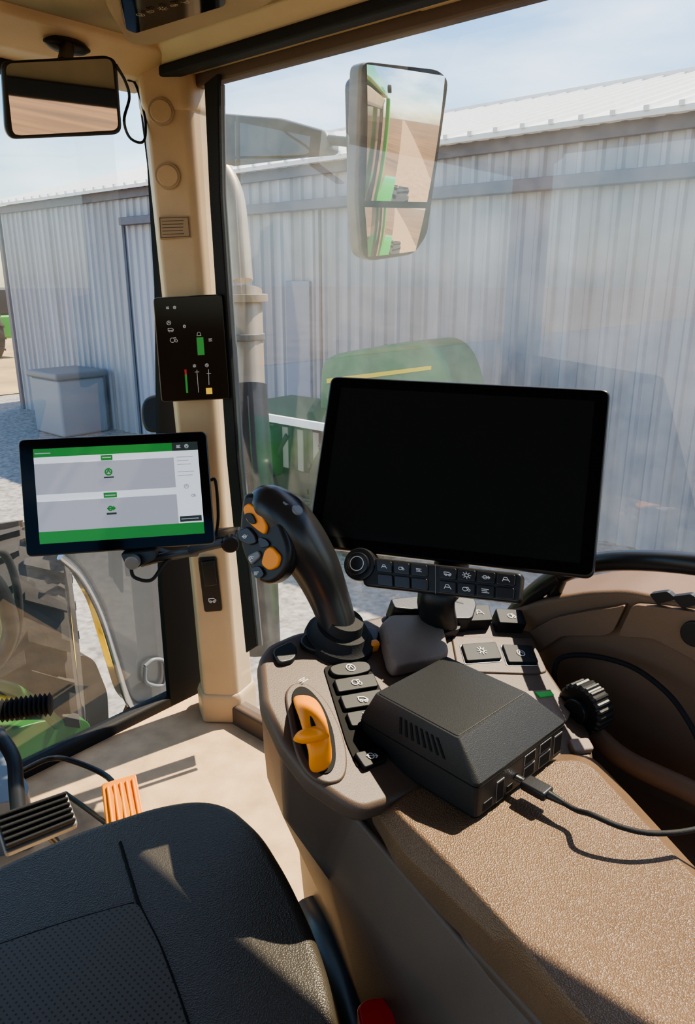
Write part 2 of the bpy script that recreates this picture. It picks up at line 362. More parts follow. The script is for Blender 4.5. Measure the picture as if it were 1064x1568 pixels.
# green farm tractor parked against the shed (partly behind the monitor; its front imitates a window reflection)
FT='farm_tractor'; c0=PZ(440,790,GZ); s=1.12
def bxc(n,r0,r1,f0,f1,z0,z1,m,b=.05,tp=1.0):
    prism(n,[c0+L(r0*s,f0*s,z0*s),c0+L(r1*s,f0*s,z0*s),c0+L(r1*s,f1*s,z0*s),c0+L(r0*s,f1*s,z0*s)],ZV*(z1-z0)*s,m,FT,b*s,taper=tp)
bxc('chassis',-.3,.5,-1.6,1.2,.35,.65,'black'); bxc('engine_block',-.35,.5,-1.0,.35,.62,1.10,'black',.08)
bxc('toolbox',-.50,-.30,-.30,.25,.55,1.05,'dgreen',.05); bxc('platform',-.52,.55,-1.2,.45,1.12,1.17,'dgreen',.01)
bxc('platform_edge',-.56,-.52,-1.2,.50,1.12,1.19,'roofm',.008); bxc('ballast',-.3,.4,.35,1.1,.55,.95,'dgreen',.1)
bxc('headlight_1',-.40,-.30,.42,.52,.92,1.02,'white',.02)
for k in range(5): bxc('engine_rib_%d'%k,-.40,-.34,-.85+k*.2,-.77+k*.2,.66,1.06,'steel',.01)
tube('hose_1',[c0+L(-.45,.3,1.1),c0+L(-.5,.1,.8),c0+L(-.42,-.2,.75),c0+L(-.45,-.5,1.1)],.03,'rubber',FT)
tube('hose_2',[c0+L(-.45,.55,1.0),c0+L(-.5,.4,.6),c0+L(-.42,.1,.5)],.025,'rubber',FT)
wheel(FT,c0+L(-.35,.85,.42),RV,.42,.26,.22,12)
wheel(FT,c0+L(-.40,-1.5,.62),RV,.62,.34,.34,14)
RT=c0.dot(RV)+.15
hp=[PR(u,v,RT) for u,v in ((488,620),(490,560),(498,548),(520,540),(590,528),(645,520),(668,532),(684,560),(696,610),(696,640),(490,640))]
prism('reflected_hood',rnd(hp,.10),RV*.6,'pgreen',FT,.09,5)  # added shape standing in for the green reflection in the side window
hl=[PR(u,v,RT-.01) for u,v in ((500,580),(660,560),(660,566),(500,587))]
prism('hood_stripe',hl,RV*.02,'yellow',FT,0)
pt=PZ(-25,547,GZ)
wheel('parked_tractor',pt+L(-.2,1,.7),RV,.7,.4,.35,14); wheel('parked_tractor',pt+L(-.2,-1,.9),RV,.9,.5,.45,14)
prism('body',[pt+L(-.1,-1.4,.7),pt+L(1.1,-1.4,.7),pt+L(1.1,1.8,.7),pt+L(-.1,1.8,.7)],ZV*.8,'green','parked_tractor',.1)
prism('cab',[pt+L(0,-1.3,1.5),pt+L(1,-1.3,1.5),pt+L(1,0,1.5),pt+L(0,0,1.5)],ZV*.9,'black','parked_tractor',.1)
wt=PZ(112,660,GZ)
prism('bin_body',[wt+L(-.45,-.5,.0),wt+L(.45,-.5,.0),wt+L(.45,.5,.0),wt+L(-.45,.5,.0)],ZV*1.0,'bin','storage_bin',.05)
prism('bin_lid',[wt+L(-.5,-.55,1.0),wt+L(.5,-.55,1.0),wt+L(.5,.55,1.0),wt+L(-.5,.55,1.0)],ZV*.12,'greyp','storage_bin',.04)
# own tractor rear parts (seen in the mirrors)
RB='tractor_rear_body'
wheel(RB,L(1.68,-1.75,GZ+.92),RV,.90,.5,.45)
arc=[(math.cos(math.radians(t))*1.04,math.sin(math.radians(t))*1.04) for t in range(15,176,10)]
loft('rear_fender',[[L(1.34,-1.75+x,GZ+.97+y),L(1.58,-1.75+x,GZ+.97+y),L(1.58,-1.75+x*.96,GZ+.97+y*.96),L(1.34,-1.75+x*.96,GZ+.97+y*.96)] for x,y in arc],'green',RB)
boxl('rear_post',1.29,1.35,-1.02,-.90,-.1,1.82,'green',RB,.02)
boxl('lower_side',1.29,1.35,-1.0,1.2,-.45,-.07,'green',RB,.02)
loft('shell',[[L(r,f,z) for r,z in ((-.75,1.83),(-.70,2.0),(-.55,2.07),(1.10,2.07),(1.25,2.0),(1.30,1.83))] for f in (-1.2,1.9)],'green','roof_cap',bev=.03)
disc('roof_lamp',L(1.30,-1.0,1.93),RV,.05,.06,'black','roof_cap',24,.01); disc('roof_lamp_lens',L(1.36,-1.0,1.93),RV,.042,.006,'white','roof_cap',24,.002)
# ---------------------------------------------------------------- cab shell
boxl('floor',-.65,1.28,-1.0,1.78,-.06,0,'floor',None,.01)
boxl('ceiling',-.65,1.25,-1.0,1.78,1.745,1.80,'liner',None,.01)
hd=[(1.13,1.80),(1.11,1.745),(1.16,1.705),(1.24,1.70),(1.27,1.80)]
loft('header_side',[[L(r,f,z) for r,z in hd] for f in (-1.0,1.70)],'beige','trim_1',bev=.008)
hd=[(1.52,1.80),(1.54,1.73),(1.62,1.69),(1.76,1.69),(1.78,1.80)]
loft('header_front',[[L(r,f,z) for f,z in hd] for r in (-.65,1.2)],'beige','trim_1',bev=.008)
boxl('seal_side',1.212,1.245,-.95,1.66,1.676,1.705,'console','trim_1',.006)
boxl('seal_side_inner',1.142,1.178,-.95,1.60,1.690,1.715,'rubber','trim_1',.006)
boxl('seal_front',-.6,1.1,1.69,1.74,1.668,1.695,'rubber','trim_1',.008)
def pane(name,pts): plane(name,pts,'glass')
pane('window_1',[L(1.225,-.9,.05),L(1.225,1.6,.05),L(1.225,1.6,1.69),L(1.225,-.9,1.69)])
pane('window_2',[L(-.6,1.745,.03),L(1.12,1.745,.03),L(1.12,1.745,1.68),L(-.6,1.745,1.68)])
boxl('seal_bottom',-.6,1.2,1.72,1.765,-.01,.035,'rubber','trim_1',.01)
boxl('sill_side',1.20,1.25,-.95,1.62,-.02,.06,'console','trim_1',.01)
for i,(r0,r1,z0,z1) in enumerate(((-.65,1.25,0,.75),(-.65,1.25,1.5,1.76),(-.65,-.45,.7,1.55),(1.0,1.25,.7,1.55))):
    boxl('panel_%d'%i,r0,r1,-1.0,-.93,z0,z1,'console' if i!=1 else 'liner','wall_back',.02)
for i,(r0,r1,z0,z1) in enumerate(((.02,.07,.7,1.52),(.60,.66,.7,1.52),(.02,.66,1.22,1.28),(.02,.66,1.44,1.52))):
    boxl('hatch_frame_%d'%i,r0,r1,-.93,-.90,z0,z1,'rubber','wall_back',.008)
boxl('b_pillar_left',-.66,-.58,.1,.2,0,1.76,'rubber','trim_1',.02)
boxl('a_pillar_left',-.70,-.58,1.6,1.74,0,1.76,'beige','trim_1',.02)
boxl('sill_left',-.66,-.58,-.95,1.62,-.02,.2,'console','trim_1',.02)
# pillar
pb=PZ(350,1092,0); ptp=PY(266,128,pb.y); dirp=(ptp-pb)/(ptp.z)
vx=Vector((pb.x,pb.y,0)).normalized(); e2=-vx; e1=Vector((-e2.y,e2.x,0)); 
if e1.x<0: e1=-e1
def pc(z): return pb+dirp*z
def pring(z,s=1,sec=((-.078,-.03),(-.066,.036),(.018,.056),(.036,.050),(.080,-.012),(.07,-.08),(-.06,-.08))):
    return [pc(z)+e1*a*s+e2*b*s for a,b in sec]
loft('pillar_body',[pring(z,s) for z,s in ((0,.98),(.4,.95),(.9,.97),(1.4,1.0),(1.60,1.02),(1.74,1.1))],'beige','cab_pillar',bev=.008)
loft('pillar_base',[pring(z,s) for z,s in ((0,1.12),(.075,1.12),(.095,1.03))],'beige','cab_pillar',bev=.008)
loft('pillar_cap',[pring(z,s) for z,s in ((1.62,1.05),(1.64,1.12),(1.74,1.15))],'beige','cab_pillar',bev=.01)
PPt=pc(1.0)+e2*.0545
def PL(u,v,o=0): return PP(u,v,PPt+e2*o,e2)
for i,(u,v) in enumerate(((247,173),(257,271))):
    disc('plug_%d'%i,PL(u,v,-.02),e2,.024,.024,'beige','cab_pillar',32,.003)
    disc('plug_ring_%d'%i,PL(u,v,-.02),e2,.029,.020,'decal','cab_pillar',32,.001)
dq=Q([PL(243,332),PL(289,331),PL(292,364),PL(245,366)])
prism('decal',dq.rect(0,0,1,1,-.02),e2*.0205,'decal','cab_pillar',.001)
strokes('decal_print',[[dq(.1,t),dq(.9-.15*random.random(),t)] for t in (.2,.35,.5,.65,.8)]+[dq.rect(.03,.06,.97,.94)+[dq(.03,.06)]],.0014,e2,'console','cab_pillar',.002)
sw=[PL(*p,-.02) for p in ((303,852),(331,848),(340,930),(313,932))]
prism('switch_plate',rnd(sw,.008),e2*.026,'black','cab_pillar',.003)
sq=Q([PL(308,860,.006),PL(328,857,.006),PL(333,895,.006),PL(313,898,.006)])
prism('rocker',sq.rect(0,0,1,1),e2*.006,'blacks','cab_pillar',.003)
strokes('switch_icon',glyph(PL(325,918,.0065),e1*.012,-ZV*.012,1),.002,e2,'white','cab_pillar',.001)
def strip(name,px,R,m,th=.03,par='trim_2'): prism(name,[PR(u,v,R) for u,v in px],RV*th,m,par,.003)
strip('seal_outer',((312,128),(333,112),(336,300),(362,700),(392,990),(376,1000),(346,700),(320,300)),1.2,'rubber',.012)
strip('seal_inner',((337,130),(341,128),(344,300),(371,700),(400,990),(395,990),(366,700),(340,300)),1.2,'greyp',.008)
prism('frit_front',[PF(u,v,1.72) for u,v in ((217,130),(240,130),(290,500),(310,850),(330,1062),(262,1080),(248,900),(243,440),(232,250))],FV*.02,'matte','trim_2',0)
# roof console
zc=1.70
hp=[PZ(*p,zc) for p in ((120,-120),(165,20),(196,70),(235,72),(420,8),(470,-120))]
prism('housing',rnd(hp,.03),ZV*.06,'liner','overhead_console',.012,4)
hp=[PZ(*p,zc-.004) for p in ((165,-90),(192,46),(208,52),(345,10),(350,-90))]
prism('console_display',rnd(hp,.01),ZV*.02,'screen','overhead_console',.003)
o=PZ(215,22,zc-.006); ex=(PZ(345,-15,zc)-PZ(215,22,zc)).normalized(); ey=ex.cross(ZV)
strokes('display_icons',sum([glyph(o+ex*.028*k,ex*.009,ey*.009,k) for k in range(5)],[]),.0012,-ZV,'decal','overhead_console',.001)
vp=[PZ(*p,1.70) for p in ((632,12),(650,2),(700,-4),(728,4),(730,22),(700,38),(668,40),(655,25))]
prism('clip_plate',rnd(vp,.01),ZV*.03,'beige','visor_clip',.005)
disc('clip_screw',PZ(676,20,1.695),ZV,.01,.02,'greyp','visor_clip',20,.002)
prism('clip_tab',[PZ(*p,1.69) for p in ((700,14),(728,8),(725,24),(700,30))],ZV*.03,'beige','visor_clip',.004)
# ---------------------------------------------------------------- interior mirror
mc=PD(95,150,1.42); dv=(mc-C).normalized(); tgt=L(.34,-.95,1.455); nm=((tgt-mc).normalized()-dv).normalized()
MI=lambda u,v,o=0: PP(u,v,mc,nm)+nm*o
prism('housing',rnd([MI(*p,-.03) for p in ((2,93),(165,84),(180,92),(188,198),(180,206),(18,213),(8,200))],.012),nm*.026,'black','rear_view_mirror',.008)
prism('glass',rnd([MI(*p,-.004) for p in ((8,97),(172,89),(182,199),(20,208))],.014),nm*.002,'mirror','rear_view_mirror',0)
ft=PF(103,70,1.57)
tube('foot',[ft+RV*.05,ft+RV*.03,ft,ft-RV*.03,ft-RV*.05],[.004,.016,.020,.016,.004],'black','rear_view_mirror',ref=ZV,flat=.8)
tube('stem',[ft,(ft+MI(100,95,-.02))/2-ZV*.005,MI(100,98,-.02)],.014,'black','rear_view_mirror')
tube('mirror_cable',[PD(178,100,1.44),PD(192,125,1.5),PD(198,150,1.55),PD(190,185,1.5),PD(200,212,1.65),PD(220,216,1.7),PD(222,180,1.72),PD(208,130,1.72),PD(196,122,1.7)],.0030,'rubber','rear_view_mirror')
# ---------------------------------------------------------------- exterior mirror
ec=PD(610,245,1.8); dv=(ec-C).normalized(); refl=(-FV*.98+RV*.02-ZV*.10).normalized(); ne=(refl-dv).normalized()
EM=lambda u,v,o=0: PP(u,v,ec,ne)+ne*o
prism('housing',rnd([EM(*p,-.07) for p in ((552,93),(668,106),(685,120),(684,140),(652,360),(630,392),(566,401),(552,392),(545,300))],.02),ne*.068,'greyp','side_mirror',.012,4)
prism('housing_back',rnd([EM(*p,-.12) for p in ((556,110),(660,120),(640,330),(560,370))],.03),ne*.06,'black','side_mirror',.02,4)
prism('rim',rnd([EM(*p,-.004) for p in ((555,94),(670,107),(685,121),(684,140),(653,360),(633,389),(566,399),(555,390),(549,300))],.02),ne*.006,'black','side_mirror',.001,2)
def mirr(name,cs,cc,RS=.95,off=.016,n=24):
    P4=[EM(*p) for p in cs]; cw=EM(*cc); q=Q(P4); bm=bmesh.new(); G=[]
    for i in range(n+1):
        row=[]
        for j in range(n+1):
            p=q(j/n,i/n); r2=(p-cw).length_squared; row.append(bm.verts.new(p+ne*(off-r2/(2*RS))))
        G.append(row)
    for i in range(n):
        for j in range(n): bm.faces.new((G[i][j],G[i][j+1],G[i+1][j+1],G[i+1][j]))
    me=bpy.data.meshes.new(name); bm.normal_update(); bm.to_mesh(me); bm.free(); me.shade_smooth(); me.materials.append(M['mirror'])
    reg(bpy.data.objects.new(name,me),'side_mirror')
mirr('glass_upper',((560,99),(679,117),(652,309),(557,307)),(615,205),1.1,.019)
mirr('glass_lower',((557,317),(650,319),(634,384),(562,393)),(602,350),.6,.013)
aq=[PD(332,172,2.1),PD(430,180,1.98),PD(500,200,1.88),PD(503,233,1.88),PD(430,240,1.98),PD(336,252,2.1)]
prism('arm_cover',rnd(aq,.02),Vector((.03,.05,0)),'greyp','side_mirror',.01)
tube('arm_rod',[PD(498,214,1.9),PD(530,217,1.87),PD(556,220,1.85)],.012,'black','side_mirror')
# ---------------------------------------------------------------- monitor
TLm=pquad(((506,575),(936,596),(910,886),(468,836)),1.24); mq=Q(TLm); n=mq.n
prism('casing',rnd(mq.rect(0,0,1,1,-.022),.014),n*.022,'blacks','monitor',.005)
prism('bezel',rnd(mq.rect(.008,.012,.992,.988,-.001),.012),n*.002,'screen','monitor',.0005)
mscr=mat('lcd_off',(.006,.011,.012),.12,spec=.35)
prism('display',mq.rect(.05,.07,.95,.93,.0012),n*.0004,mscr,'monitor',0)
prism('rear_housing',rnd(mq.rect(.2,.2,.8,.95,-.05),.02),n*.03,'black','monitor',.01)
# ---------------------------------------------------------------- deck plane
P0=PZ(515,985,.72); nD=(ZV-FV*.35).normalized()
def DK(u,v,o=0): return PP(u,v,P0,nD)+nD*o
def DH(u,v,h=0): return PP(u,v,P0+nD*h,nD)
def dk(name,px,h,m,par='control_console',bev=.003,r=.006,base=-.004,seg=3,taper=1):
    return prism(name,rnd([DK(u,v,base) for u,v in px],r),nD*(h-base),m,par,bev,seg,taper)
top=[DK(398,1008,-.012),DK(402,1075,-.012),DK(436,1145,-.012),PZ(540,1238,.60),PZ(760,1490,.555),PZ(900,1650,.555),
     PZ(1180,1650,.555),PZ(1010,1260,.56),DK(905,1150,-.03),DK(822,975,-.012),DK(600,945,-.012),DK(450,972,-.012)]
bot=[PZ(450,1235,.36),PZ(462,1280,.36),PZ(480,1335,.36),PZ(506,1405,.36),PZ(560,1560,.36),PZ(600,1700,.36),
     PZ(1000,1700,.36),PZ(900,1350,.36),PZ(800,1230,.36),PZ(700,1180,.36),PZ(560,1180,.36),PZ(490,1195,.36)]
mid=[t.lerp(b,.45)+(Vector((-.02,-.012,0)) if i<6 else Vector()) for i,(t,b) in enumerate(zip(top,bot))]
flr=[Vector((b.x,b.y,.0))+L(.03,.0) for b in bot]
loft('body',[top,mid,bot,flr],'console','control_console',bev=.012,ang=60)
deckpx=((397,1006),(412,985),(450,968),(600,938),(720,942),(815,965),(828,1005),(868,1065),(905,1120),(912,1168),(850,1178),(700,1195),(556,1240),(528,1228),(470,1188),(432,1138),(403,1075))
prism('deck',rnd([DK(u,v,-.03) for u,v in deckpx],.012),nD*.03,'console','control_console',.010,4)
# armrest : crowned cushion with a sloping near side
a_top=[PZ(u,v,.64) for u,v in ((600,1238),(640,1205),(700,1188),(850,1164),(896,1164),(935,1205),(1060,1340),(1190,1480),(1250,1800),(1075,1800),(985,1660),(905,1568),(770,1410),(672,1305))]
a_mid=[PZ(u,v,.615) for u,v in ((566,1232),(608,1196),(690,1178),(852,1154),(906,1156),(948,1200),(1076,1340),(1210,1480),(1280,1800),(1040,1800),(955,1670),(872,1568),(735,1418),(624,1312))]
a_bot=[PZ(u,v,.56) for u,v in ((556,1258),(590,1222),(690,1200),(852,1180),(905,1182),(945,1225),(1068,1360),(1200,1500),(1270,1800),(1010,1800),(920,1680),(836,1575),(702,1430),(594,1325))]
loft('cushion',[rnd(a_top,.02,3),rnd(a_mid,.02,3),rnd(a_bot,.02,3)],'arm','armrest',bev=.010,bseg=4,ang=70)
bp=[PZ(u,v,.562) for u,v in ((590,1250),(850,1190),(900,1190),(1050,1355),(1190,1510),(1230,1790),(1030,1790),(930,1680),(750,1480),(620,1340))]
prism('armrest_base',bp,-ZV*.05,'console','armrest',.01)
# throttle
dk('throttle_bezel',((434,1062),(450,1046),(474,1050),(500,1075),(522,1120),(532,1160),(528,1196),(500,1204),(470,1190),(450,1150)),.004,'console',bev=.003,r=.02)
dk('throttle_slot',((444,1066),(456,1054),(472,1058),(494,1084),(510,1125),(514,1170),(504,1190),(484,1188),(464,1160),(450,1110)),.006,'matte',bev=.001,r=.02)
tube('wheel',[DH(u,v,h) for (u,v),h in zip(((460,1070),(468,1076),(478,1098),(485,1125),(490,1150),(490,1170),(488,1180)),(.0,.018,.034,.038,.028,.012,.0))],
     [.010,.0165,.0175,.0165,.0155,.0145,.008],'orange','throttle_lever',flat=.5,ref=nD,seg=20)
tube('wheel_groove',[DH(u,v,h) for (u,v),h in zip(((462,1078),(472,1092),(480,1112)),(.026,.038,.046))],.003,'matte','throttle_lever',ref=nD)
tube('paddle',[DH(452,1132,.040),DH(464,1128,.052),DH(484,1125,.056),DH(501,1127,.046)],[.003,.0085,.0085,.003],'orange','throttle_lever',ref=nD)
# joystick boot etc
c=DK(518,982,0)
dk('boot_base',((455,985),(470,972),(520,962),(570,966),(582,978),(572,994),(520,1006),(470,1002)),.010,'black',r=.02,bev=.004)
dk('boot_left',((415,1000),(445,985),(455,1000),(450,1016),(425,1022)),.008,'black',r=.01)
dk('orange_mark_1',((486,966),(504,964),(510,980),(494,984)),.02,'orange',r=.004)
dk('orange_mark_2',((556,991),(574,988),(580,996),(562,1000)),.014,'orange',r=.004)
loft('boot',[[c+nD*h+(Matrix.Rotation(2*math.pi*k/32,3,nD)@nD.orthogonal().normalized())*r for k in range(32)] for h,r in ((0,.055),(.012,.053),(.016,.045),(.028,.040),(.030,.032),(.045,.028))],'rubber','control_console')
js=[(520,978,32,1.13),(514,945,31,1.125),(500,905,34,1.12),(482,865,39,1.11),(458,828,43,1.10),(434,797,43,1.095),(412,775,37,1.09),(396,762,25,1.09),(386,756,8,1.09)]
tube('grip',[PD(u,v,d) for u,v,r,d in js],[r/FP*1.12 for u,v,r,d in js],'blacks','joystick',n=6,seg=24,flat=.95,ref=Vector((1,0,.3)))
jn=(C-PD(400,830,1.09)).normalized()
jn=(jn+Vector((-.55,0,.05))).normalized()
jc=PD(402,828,1.065)
JP=lambda u,v,o=0: PP(u,v,jc,jn)+jn*o
prism('head',rnd([JP(*p,-.03) for p in ((374,754),(398,756),(428,790),(448,840),(440,876),(418,895),(398,893),(378,862),(366,824),(370,775))],.02),jn*.034,'black','joystick',.012,5)
def jb(name,px,h,m,r=.006): prism(name,rnd([JP(u,v,0) for u,v in px],r),jn*h,m,'joystick',.0025,3)
jb('button_orange_1',((376,778),(386,770),(404,784),(414,806),(410,820),(398,812),(382,798)),.010,'orange')
jb('button_inner',((380,788),(392,786),(400,802),(390,804)),.014,'black')
jb('button_orange_2',((410,842),(420,836),(434,852),(430,868),(416,874),(404,864)),.010,'orange')
jb('button_1',((368,812),(384,806),(396,820),(398,832),(384,836),(370,828)),.009,'blacks')
jb('button_2',((398,822),(412,826),(418,836),(402,840)),.008,'blacks')
jb('button_3',((382,852),(400,842),(404,852),(388,866)),.009,'greyp')
jb('button_4',((386,870),(402,866),(410,880),(398,888)),.009,'blacks')
strokes('button_icons',glyph(JP(381,822,.0095),e1*.005,-ZV*.005,3)+glyph(JP(391,856,.0095),e1*.005,-ZV*.005,0)+glyph(JP(398,878,.0095),e1*.004,-ZV*.004,6),.0011,jn,'white','joystick')
for i,(u,v) in enumerate(((436,772),(452,784))):
    disc('top_button_%d'%i,PD(u,v,1.07),Vector((.5,-.4,.8)),.010,.008,'greyp','joystick',20,.003)
ICON=[]
def dbtn(px,k,m='key',h=.008,r=.004):
    dk('key_%d'%k,px,h,m,r=r,bev=.002)
    cx=sum(p[0] for p in px)/len(px); cy=sum(p[1] for p in px)/len(px)
    exx=(DK(cx+10,cy)-DK(cx,cy)); exx=exx.normalized(); eyy=nD.cross(exx)*-1
    ICON.extend(glyph(DK(cx,cy,h),exx*.0085,eyy*.0085,k))
dk('key_bed',((494,1022),(560,1010),(592,1075),(600,1110),(590,1150),(548,1180),(530,1140)),.002,'matte',r=.01,bev=.001)
dbtn(((500,1026),(530,1018),(562,1018),(568,1032),(540,1040),(508,1040)),0,r=.012)
dbtn(((509,1046),(570,1036),(578,1056),(516,1066)),5)
dbtn(((518,1071),(580,1060),(588,1082),(526,1092)),1)
dbtn(((528,1097),(588,1087),(590,1112),(536,1118)),2)
dbtn(((540,1158),(580,1150),(592,1168),(556,1182)),3)
strokes('label_1',glyph(DK(463,1046,.006),RV*.007,FV*.007,6),.001,nD,'white','control_console')
pcv=[(575,966),(590,952),(664,950),(674,966),(684,1012),(672,1022),(600,1036),(590,1026)]
prism('palm_rest',rnd([DK(u,v+3,.0) for u,v in pcv],.008),nD*.024,'pad','control_console',.006,4,taper=.93)
for k,px in enumerate((((706,942),(742,940),(748,964),(712,966)),((752,946),(792,948),(800,970),(758,968)))): dbtn(px,4+k,h=.022)
for k,px in enumerate((((704,992),(756,988),(766,1014),(712,1018)),((766,992),(812,994),(822,1020),(776,1020)))):
    dk('switch_frame_%d'%k,[(u+(-2 if u<(735 if k==0 else 790) else 2),v+(-2 if v<1005 else 2)) for u,v in px],.004,'chrome',r=.004,bev=.001)
    dbtn(px,2+k*6,h=.009)
dk('rear_block',((590,938),(640,932),(700,930),(704,950),(640,956),(596,952)),.03,'black',r=.006)
dk('rear_block_2',((655,940),(695,938),(700,975),(668,985)),.018,'blacks',r=.006)
dk('deck_ridge',((690,975),(815,978),(826,1004),(838,1030),(820,1034),(700,1030)),.003,'console',r=.008)
dk('grey_panel',((792,1062),(850,1058),(874,1090),(866,1108),(812,1100)),.006,'pad',r=.008)
dk('panel_screen',((816,1065),(840,1063),(846,1070),(824,1073)),.008,'uigreen',r=.002,bev=.0005)
dk('latch',((868,1136),(898,1134),(908,1152),(876,1156)),.008,'pad',r=.006)
strokes('icons',ICON,.0014,nD,'white','control_console',.0012)
dc=DK(880,1096,.012); dax=(RV*.95-FV*.25).normalized()
rg=[]
for h,r in ((0,.036),(.004,.040),(.032,.040),(.036,.034)):
    ring=[]
    for k in range(96):
        rr=r*(1 if k%4<2 else .95); a=dax.orthogonal().normalized()
        ring.append(dc+dax*h+(Matrix.Rotation(2*math.pi*k/96,3,dax)@a)*rr)
    rg.append(ring)
loft('dial_ring',rg,'black','dial_knob',ang=25)
disc('dial_core',dc-dax*.01,dax,.02,.05,'blacks','dial_knob',32,.003)
# ---------------------------------------------------------------- control panel below monitor
def qa(px,d): return [PD(u,v,dd) for (u,v),dd in zip(px,d)]
kp=Q(qa(((556,852),(800,878),(796,924),(560,898)),(1.15,1.06,1.05,1.14)))
prism('panel_body',rnd(kp.rect(-.02,0,1,1,-.03),.008),kp.n*.03,'black','button_panel',.005)
kc=kp(-.03,.28,0)
disc('knob_base',kc-kp.n*.03,kp.n,.026,.034,'black','button_panel',36,.004)
disc('knob',kc,kp.n,.018,.012,'blacks','button_panel',36,.003)
strokes('knob_mark',[[kc+kp.n*.0125+(Matrix.Rotation(t,3,kp.n)@(kp(1,0)-kp(0,0)).normalized())*.011 for t in np.linspace(0,2*math.pi,20)]],.0013,kp.n,'white','button_panel')
ic=[]
ex=(kp(1,0)-kp(0,0)).normalized(); ey=(kp(0,1)-kp(0,0)).normalized()
for i in range(3):
    for j in range(2):
        s0=.09+i*.115; t0=.08+j*.45
        prism('key_a_%d%d'%(i,j),rnd(kp.rect(s0,t0,s0+.105,t0+.38,0),.003),kp.n*.004,'blacks','button_panel',.0012)
        if j==0: ic+=glyph(kp(s0+.052,t0+.19,.004),ex*.005,ey*.004,i+4)
for i in range(4):
    for j in range(2):
        s0=.50+i*.118; t0=.08+j*.45
        prism('key_b_%d%d'%(i,j),rnd(kp.rect(s0,t0,s0+.108,t0+.38,0),.003),kp.n*.004,'blacks','button_panel',.0012)
        if not(j==1 and i==3): ic+=glyph(kp(s0+.054,t0+.19,.004),ex*.0065,ey*.005,i+j*3+1)
strokes('key_icons',ic,.0009,kp.n,'white','button_panel')
strokes('divider',[[kp(.475,.02,.001),kp(.475,.98,.001)]],.001,kp.n,'greyp','button_panel')
tube('mount_post',[DK(672,962,.005),PD(668,915,1.16),PD(690,880,1.2),mq(.5,.8,-.045)],.03,'black','monitor',flat=.7)
dk('mount_foot',((630,945),(650,925),(712,925),(722,945),(715,968),(640,968)),.03,'black','monitor',r=.01)
# ---------------------------------------------------------------- black computer box
zb=.641; Bf=PZ(728,1260,zb); Bl=PZ(550,1148,zb); Br=PZ(867,1158,zb)
u_=(Bl-Bf); lu=u_.length; u_=u_.normalized(); v_=Vector((u_.y,-u_.x,0)); 
if v_.dot(Br-Bf)<0: v_=-v_
lv=(Br-Bf).length
def bx(a,b,h): return Bf+u_*a*lu+v_*b*lv+ZV*h
def rr4(a0,b0,a1,b1,h): return [bx(a0,b0,h),bx(a1,b0,h),bx(a1,b1,h),bx(a0,b1,h)]
loft('case',[rnd(rr4(.02,.02,.98,.98,0),.008,3),rnd(rr4(0,0,1,1,.006),.008,3),rnd(rr4(0,0,1,1,.052),.008,3),rnd(rr4(.21,.07,.92,.84,.088),.004,3)],'box','mini_computer',ang=28,bev=.0)
prism('lid_panel',rnd(rr4(.225,.085,.905,.825,.0875),.004),ZV*.0014,'box','mini_computer',.0006)
prism('seam',rnd(rr4(-.003,-.003,1.003,1.003,.046),.008),ZV*.0012,'matte','mini_computer',0)
A0=bx(.0,.0,.052);A1=bx(1,.0,.052);T0=bx(.21,.07,.088);T1=bx(.92,.07,.088)
sq=Q([T1,T0,A0,A1]) 
bm=bmesh.new()
nn=(T1-A1).cross(A0-A1).normalized()
if nn.z<0: nn=-nn
for k in range(8):
    s_=.34+k*.055
    p=[sq(s_,.30),sq(s_+.022,.30),sq(s_+.045,.80),sq(s_+.023,.80)]
    bm.faces.new([bm.verts.new(x+nn*.0008) for x in p])
mesh_obj('vents',bm,'matte','mini_computer',smooth=False)
nu=-u_
def port(name,b0,b1,h0,h1,m='steel'):
    P=[bx(0,b0,h0),bx(0,b1,h0),bx(0,b1,h1),bx(0,b0,h1)]; prism(name,[p-nu*.004 for p in P],nu*.0048,m,'mini_computer',.0005)
    c1=sum(P,Vector())/4; P2=[c1+(p-c1)*.86+nu*.0009 for p in P]; prism(name+'_hole',P2,nu*.0002,'matte','mini_computer',0)
port('port_1',.07,.16,.008,.020,'black');port('port_2',.20,.28,.006,.036);port('port_3',.32,.38,.010,.018,'black')
port('usb_1',.50,.63,.008,.026);port('usb_2',.50,.63,.030,.044);port('usb_3',.68,.82,.008,.026);port('usb_4',.68,.82,.030,.044);port('port_4',.86,.96,.010,.040)
pl=bx(0,.42,.022); q0=pl+nu*.012
tube('plug',[pl+nu*.001,pl+nu*.012],.006,'chrome','usb_cable',smooth=False,flat=.6)
prism('plug_body',[q0+v_*.011+ZV*.006,q0-v_*.011+ZV*.006,q0-v_*.011-ZV*.006,q0+v_*.011-ZV*.006],nu*.034,'black','usb_cable',.003)
e0=q0+nu*.034
tube('strain',[e0,e0+nu*.02],[.0055,.0035],'black','usb_cable',smooth=False)
e1_=e0+nu*.018
tube('wire',[e1_,e1_+nu*.02,PZ(905,1247,.675),PZ(950,1266,.672),PZ(1000,1276,.668),PZ(1064,1270,.665),PZ(1140,1245,.665),PZ(1250,1200,.66)],.0032,'rubber','usb_cable')
tube('loop_wire',[PR(852,1060,1.03),PR(849,1025,1.04),PR(862,1006,1.06),PR(905,1004,1.07),PR(965,1020,1.06),PR(1015,1055,1.04),PR(1048,1095,1.02),PR(1075,1150,1.0),PR(1100,1250,1.0)],.0042,'rubber','charging_wire')
